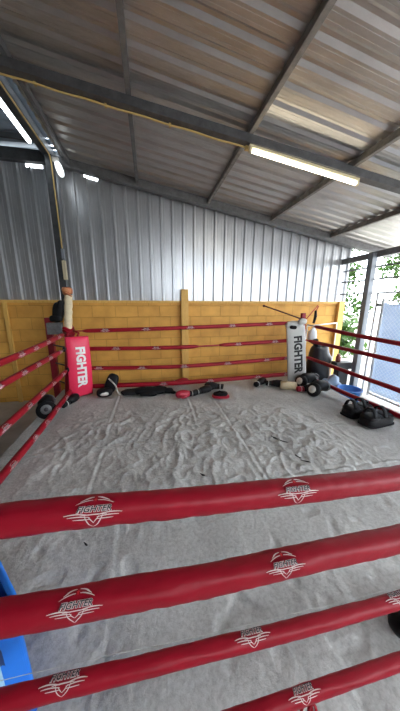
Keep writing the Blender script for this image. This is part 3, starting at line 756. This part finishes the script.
# kick shields with arched arm straps
def shield(label, loc, rz_, group):
    t = thing('kick_shield', label, 'kick shield', loc, rz_, group)
    b = MB(); b.blob((0, 0, .075), (.46, .22, .15), None, 3.4, seg=36, rings=18)
    for s in (-1, 1): b.blob((s*.12, 0, .125), (.2, .2, .08), None, 3)
    b.build('pad', M['black'], t)
    b = MB(); b.blob((0, 0, .03), (.468, .228, .035), None, 5); b.build('piping', M['blackcloth'], t)
    for k, xx in enumerate((-.13, .04)):
        b = MB(); pts = [(xx+.0*a, -.0+.075*math.cos(a), .13+.115*math.sin(a)) for a in [PI*j/12 for j in range(13)]]
        vs = []; fs = []
        for j, p in enumerate(pts):
            a = PI*j/12
            for (w, d) in ((-.03, 0), (.03, 0), (.03, .016), (-.03, .016)):
                vs.append((p[0]+w, p[1]+d*math.cos(a), p[2]+d*math.sin(a)))
        for j in range(12):
            for q in range(4): fs.append([4*j+q, 4*j+(q+1) % 4, 4*j+4+(q+1) % 4, 4*j+4+q])
        fs += [[0, 1, 2, 3], [48, 49, 50, 51]]
        b.poly(vs, fs, True); b.build('arm_strap', M['black'], t)
    b = MB(); b.tube([(.13, 0, .15), (.15, 0, .20), (.19, 0, .19), (.20, 0, .14)], .016, 8); b.build('grip', M['black'], t)
    return t
shield('nearer of the two black kick shields with arched straps by the right rope', (2.90, 2.38, 0), .10, 'kick shields on the right')
shield('farther of the two black kick shields with arched straps by the right rope', (2.87, 2.66, 0), .14, 'kick shields on the right')
# black object at the right frame edge
glove('black boxing glove at the right edge above the lowest foreground rope', (1.245, .640, 0), PI+.1, 'black', 'black', s=.85)

# ------------------------------------------------------------------ things outside the right ropes
bb = thing('plastic_bag', 'large black plastic bag slumped behind the right ropes', 'bag', (3.66, 4.55, GZ))
b = MB(); b.blob((0, 0, .50), (.50, .42, .98), None, 2.6, seg=30, rings=20, lump=.16, ls=5, cut=0); b.build('sack', M['blackbag'], bb)
b = MB(); b.tube([(-.1, -.02, .94), (-.14, -.03, 1.02), (-.18, -.04, 1.06)], [.09, .05, .08], 10, jit=.3); b.build('knot', M['blackbag'], bb)
b = MB(); b.blob((0, 0, 0), (.2, .14, .28), E3(0, .2, 0), 2.4, lump=.3, ls=9); b.blob((.02, 0, .13), (.07, .06, .1), None, 2.4)
tag(b.build('carrier_bag', M['whitebag'], loc=(3.50, 4.64, .88)), 'white plastic bag hung on a rail above the black bag', 'bag')
rk = thing('rack_frame', 'thin white metal rack frame above the black bag by the wall end', 'rack', (3.82, 4.79, GZ))
b = MB(); b.tube([(-.36, 0, 1.36), (.40, 0, 1.42)], .014, 8); b.build('rail', M['white'], rk)
for xx, h in ((-.36, 1.36), (.40, 1.42)):
    b = MB(); b.tube([(xx, 0, 0), (xx, 0, h)], .014, 8); b.build('upright', M['white'], rk)
b = MB(); b.tube([(-.36, -.09, 1.24), (-.36, 0, 1.28)], .008, 6); b.build('hook', M['white'], rk)
gb = thing('storage_trough', 'long dark grey plastic trough beside the grey column', 'trough', (4.05, 4.30, GZ), -.1)
b = MB(); b.box((0, 0, .25), (.24, .18, .5), bev=.03); b.build('stand', M['crate'], gb)
b = MB(); b.box((0, 0, .56), (.38, .2, .15), bev=.025); b.build('tray', M['crate'], gb)
b = MB(); b.lathe([(.0, 0), (.045, 0), (.05, .03), (.05, .11), (.03, .14), (.03, .17), (0, .17)], (0, 0, 0), 16)
tag(b.build('bottle', M['jar'], loc=(3.93, 4.29, GZ+.636)), 'small reddish brown bottle on the grey trough', 'bottle')
b = MB(); b.blob((0, 0, .2), (.3, .26, .5), E3(.3, .2, 0), 2.2, lump=.5, ls=8, cut=0); b.blob((.16, -.08, .13), (.26, .2, .3), E3(0, .5, .3), 2.2, lump=.4, ls=7, cut=0)
tag(b.build('plastic_sack', M['bluebag'], loc=(3.56, 4.05, GZ)), 'pale blue crumpled plastic sack behind the nearer black mitt', 'bag')
b = MB(); b.blob((0, 0, .2), (.26, .2, .44), None, 2.2, lump=.4, ls=7, cut=0); b.blob((.06, -.03, .36), (.2, .08, .1), E3(.3, .5, .2), 2.3, lump=.2)
tag(b.build('plastic_sack', M['blackbag'], loc=(3.36, 4.30, GZ)), 'smaller black plastic sack between the mitts and the large black bag', 'bag')
tb = thing('plastic_tub', 'round blue plastic tub beyond the lowest right rope', 'tub', (3.74, 3.70, GZ))
b = MB(); b.lathe([(0, 0), (.155, 0), (.165, .01), (.20, .24), (.218, .25), (.218, .262), (.198, .264), (.19, .255), (.155, .02), (0, .018)], (0, 0, 0), 30); b.build('basin', M['bluetub'], tb)
b = MB(); b.tube([(.214*math.cos(a), .214*math.sin(a), .256) for a in [2*PI*j/28 for j in range(28)]], .010, 8, closed=True); b.build('rim', M['bluetub'], tb)

# wire gate
gt = thing('wire_gate', 'chain link gate backed with faded blue tarp at the right edge', 'gate', (4.27, 3.78, GZ))
GL, GH = 2.3, 1.96
b = MB()
for y_ in (0, -GL): b.tube([(0, y_, .05), (0, y_, GH)], .022, 10)
b.tube([(0, 0, .10), (0, -GL, .10)], .02, 10); b.tube([(0, 0, GH-.03), (0, -GL, GH-.03)], .012, 8); b.build('gate_frame', M['wire'], gt)
b = MB(); b.tube([(0.0, .13, 0), (0.0, .13, GH+.06)], .022, 10); b.lathe([(.026, 0), (.026, .02), (0, .035)], (0, .13, GH+.06), 10); b.build('hinge_post', M['wire'], gt)
for z in (GH-.12, .4):
    b = MB(); b.box((0, .065, z), (.03, .14, .05), bev=.006); b.build('hinge', M['steel'], gt)
b = MB(); d = .075; k = int((GL+GH)/d)+1
for i in range(k):
    c = i*d
    for s in (1, -1):
        # line y = -(c - z) or mirrored, clipped to the panel
        z0, z1 = max(.1, c-GL), min(GH-.03, c)
        if z1-z0 < .03: continue
        y0, y1 = -(c-z0), -(c-z1)
        if s == -1: y0, y1 = -GL-y0, -GL-y1
        b.tube([(.004*s, y0, z0), (.004*s, y1, z1)], .0035, 4, caps=False)
b.build('wire_mesh', M['wire'], gt)
b = MB(); nx_, nz_ = 30, 26; vs = []
for j in range(nz_+1):
    for i in range(nx_+1):
        yy = -GL*i/nx_; tz = GH-.06-.05*abs(math.sin(i*.7)); z_ = .14+(tz-.14)*j/nz_
        vs.append((.035+.012*noise.noise(Vector((0, yy*3, z_*3))), yy, z_))
b.poly(vs, [[j*(nx_+1)+i, j*(nx_+1)+i+1, (j+1)*(nx_+1)+i+1, (j+1)*(nx_+1)+i] for j in range(nz_) for i in range(nx_)], True)
o = b.build('tarp', M['tarp'], gt, weld=False); sd = o.modifiers.new('thick', 'SOLIDIFY'); sd.thickness = .002
# wires above the gate
for z_, lab in ((2.25, 'topmost thin wire strung along the open right side above the gate'), (2.02, 'middle thin wire strung along the open right side above the gate'), (1.76, 'lowest thin wire strung along the open right side, just above the gate')):
    b = MB(); b.tube([(4.30, 4.90, z_), (4.28, 3, z_+.01), (4.28, -1.5, z_+.03)], .015, 6)
    tag(b.build('fence_wire', M['steel4']), lab, 'wire', 'wires above the gate')
b = MB(); b.tube([(5.6, 3.9, GZ), (5.6, 3.9, 3.1)], .06, 10)
tag(b.build('pole', M['redbrown']), 'reddish brown pole standing outside behind the gate', 'pole')
b = MB(); b.tube([(0, 0, .05), (1.0, -.25, .05)], .05, 12); b.lathe([(.05, -.02), (.06, 0), (.06, .03), (.05, .05)], (0, 0, .05), 14, E3(0, PI/2, -.24))
tag(b.build('pipe', M['white'], loc=(4.36, 3.1, GZ)), 'white pipe lying on the ground at the foot of the gate', 'pipe')
b = MB(); b.tube(catmull([(3.5, 3.4, GZ+.02), (3.8, 3.12, GZ+.02), (4.1, 2.7, GZ+.02), (4.2, 2.1, GZ+.02)], 8), .018, 8)
tag(b.build('hose', M['steel3']), 'dark hose lying on the concrete outside the right ropes', 'hose')

# trees outside
def tree(label, loc, h, cr_, n, seed):
    rnd = random.Random(seed); t = thing('tree', label, 'tree', loc, 0, 'greenery outside')
    b = MB(); b.tube([(0, 0, 0), (.06, .03, h*.4), (-.03, .05, h*.8)], [.09, .07, .04], 8)
    for k in range(6):
        a = k*1.05; b.tube([(0, 0, h*.35+.1*k), (cr_*.5*math.cos(a), cr_*.5*math.sin(a), h*.55+.12*k)], [.035, .012], 6)
    b.build('trunk', M['bark'], t)
    bm = bmesh.new(); cl = [(rnd.gauss(0, .5)*cr_, rnd.gauss(0, .5)*cr_, h*(.35+.6*rnd.random())) for _ in range(26)]
    for _ in range(n):
        c = cl[rnd.randrange(len(cl))]; p = Vector((c[0]+rnd.gauss(0, .22), c[1]+rnd.gauss(0, .22), c[2]+rnd.gauss(0, .2)))
        s = rnd.uniform(.07, .15); R = E3(rnd.uniform(-1, 1), rnd.uniform(-1, 1), rnd.uniform(0, 6.3)).to_matrix()
        q = [bm.verts.new(p+R @ Vector(v)*s) for v in ((-1, 0, 0), (0, -.45, .12), (1, 0, 0), (0, .45, .12))]
        bm.faces.new((q[0], q[1], q[2])); bm.faces.new((q[0], q[2], q[3]))
    me = bpy.data.meshes.new('foliage'); bm.to_mesh(me); bm.free(); me.materials.append(M['leaf']); link('foliage', me, t)
tree('leafy green tree seen between the wall end and the grey column', (6.6, 8.3, GZ), 4.2, .8, 3600, 3)
tree('leafy green tree seen above the gate, right of the grey column', (9.6, 7.2, GZ), 5.0, 1.0, 3600, 5)
tree('low green bush seen beside the wall end under the tree', (5.6, 6.4, GZ), 1.3, .4, 1000, 8)

# ------------------------------------------------------------------ blue plastic bin in the front left corner
BW, BD, BH = .25, .36, .52          # local origin: near right corner on the floor, face towards -Y
ch = thing('plastic_bin', 'open blue plastic bin in the near left corner behind the foreground ropes', 'bin', (-.512, .768, .005), .72)
def rrect(x0, x1, y0, y1, z, r, n=5):
    out = []
    for (cx, cy, a0) in ((x1-r, y1-r, 0), (x0+r, y1-r, PI/2), (x0+r, y0+r, PI), (x1-r, y0+r, 1.5*PI)):
        out += [Vector((cx+r*math.cos(a0+k*PI/2/n), cy+r*math.sin(a0+k*PI/2/n), z)) for k in range(n+1)]
    return out
def loftr(rings, cap0=True, cap1=True):
    n = len(rings[0]); vs = [p for r_ in rings for p in r_]
    fs = [[i*n+k, i*n+(k+1) % n, (i+1)*n+(k+1) % n, (i+1)*n+k] for i in range(len(rings)-1) for k in range(n)]
    if cap0: fs.append(list(range(n))[::-1])
    if cap1: fs.append(list(range((len(rings)-1)*n, len(rings)*n)))
    return vs, fs
b = MB()
b.poly(*loftr([rrect(-BW, 0, -.03, BD, 0, .02), rrect(-BW, 0, -.02, BD, .3, .02), rrect(-BW, 0, 0, BD, BH-.012, .02),
               rrect(-BW+.012, -.012, .012, BD-.012, BH-.012, .015), rrect(-BW+.012, -.012, 0, BD-.012, .02, .015)]), False)
b.build('body', M['blue'], ch)
b = MB(); b.poly(*loftr([rrect(-BW-.010, .010, -.010, BD+.010, BH-.02, .026), rrect(-BW-.010, .010, -.010, BD+.010, BH, .026), rrect(-BW+.004, -.004, .004, BD-.004, BH+.003, .02), rrect(-BW+.012, -.012, .012, BD-.012, BH-.014, .015)], False, False), True)
b.build('rim', M['bluerim'], ch)
def yb(z): return -.02-.01*(.3-z)/.3 if z < .3 else -.02+.02*(z-.3)/(BH-.312)
def plate(x0, x1, z0, z1, r, off, name, m):
    pts = []
    for (cx, cz, a0) in ((x1-r, z1-r, 0), (x0+r, z1-r, PI/2), (x0+r, z0+r, PI), (x1-r, z0+r, 1.5*PI)):
        pts += [(cx+r*math.cos(a0+k*PI/12), cz+r*math.sin(a0+k*PI/12)) for k in range(7)]
    b = MB(); n = len(pts); vs = [(x, yb(z)-off, z) for x, z in pts]+[(x, yb(z)+.002, z) for x, z in pts]
    b.poly(vs, [list(range(n)), list(range(n, 2*n))[::-1]]+[[i, n+i, n+(i+1) % n, (i+1) % n] for i in range(n)]); return b.build(name, m, parent=ch)
lb = plate(-BW+.012, -.066, .06, .425, .03, .003, 'label_border', M['darkblue'])
plate(-BW+.022, -.078, .075, .405, .022, .0042, 'label', M['label'])
plate(-BW+.035, -.098, .10, .30, .03, .0052, 'label_patch', M['greypatch'])

# ------------------------------------------------------------------ world, camera
w = bpy.data.worlds.new('sky'); S.world = w; w.use_nodes = True
nt = w.node_tree; bg = nt.nodes['Background']
bg.inputs['Color'].default_value = (.88, .95, 1.0, 1); bg.inputs['Strength'].default_value = 7.6
cam = bpy.data.cameras.new('camera'); co = bpy.data.objects.new('camera', cam); COL.objects.link(co)
cam.sensor_fit = 'HORIZONTAL'; cam.sensor_width = 36; cam.lens = 239.77/400*36; cam.clip_start = .02
yaw, pit, rol = (math.radians(v) for v in (11.842, 12.844, .302))
fw = Vector((math.sin(yaw)*math.cos(pit), math.cos(yaw)*math.cos(pit), -math.sin(pit)))
rt = Vector((math.cos(yaw), -math.sin(yaw), 0)); up = rt.cross(fw)
r2 = rt*math.cos(rol)+up*math.sin(rol); u2 = -rt*math.sin(rol)+up*math.cos(rol)
mw = Matrix((( r2.x, u2.x, -fw.x, 0), (r2.y, u2.y, -fw.y, 0), (r2.z, u2.z, -fw.z, 1.6), (0, 0, 0, 1)))
co.matrix_world = mw
S.camera = co
S.view_settings.view_transform = 'Standard'; S.view_settings.look = 'None'; S.view_settings.gamma = 1
S.view_settings.use_curve_mapping = False; S.view_settings.exposure = 0.30
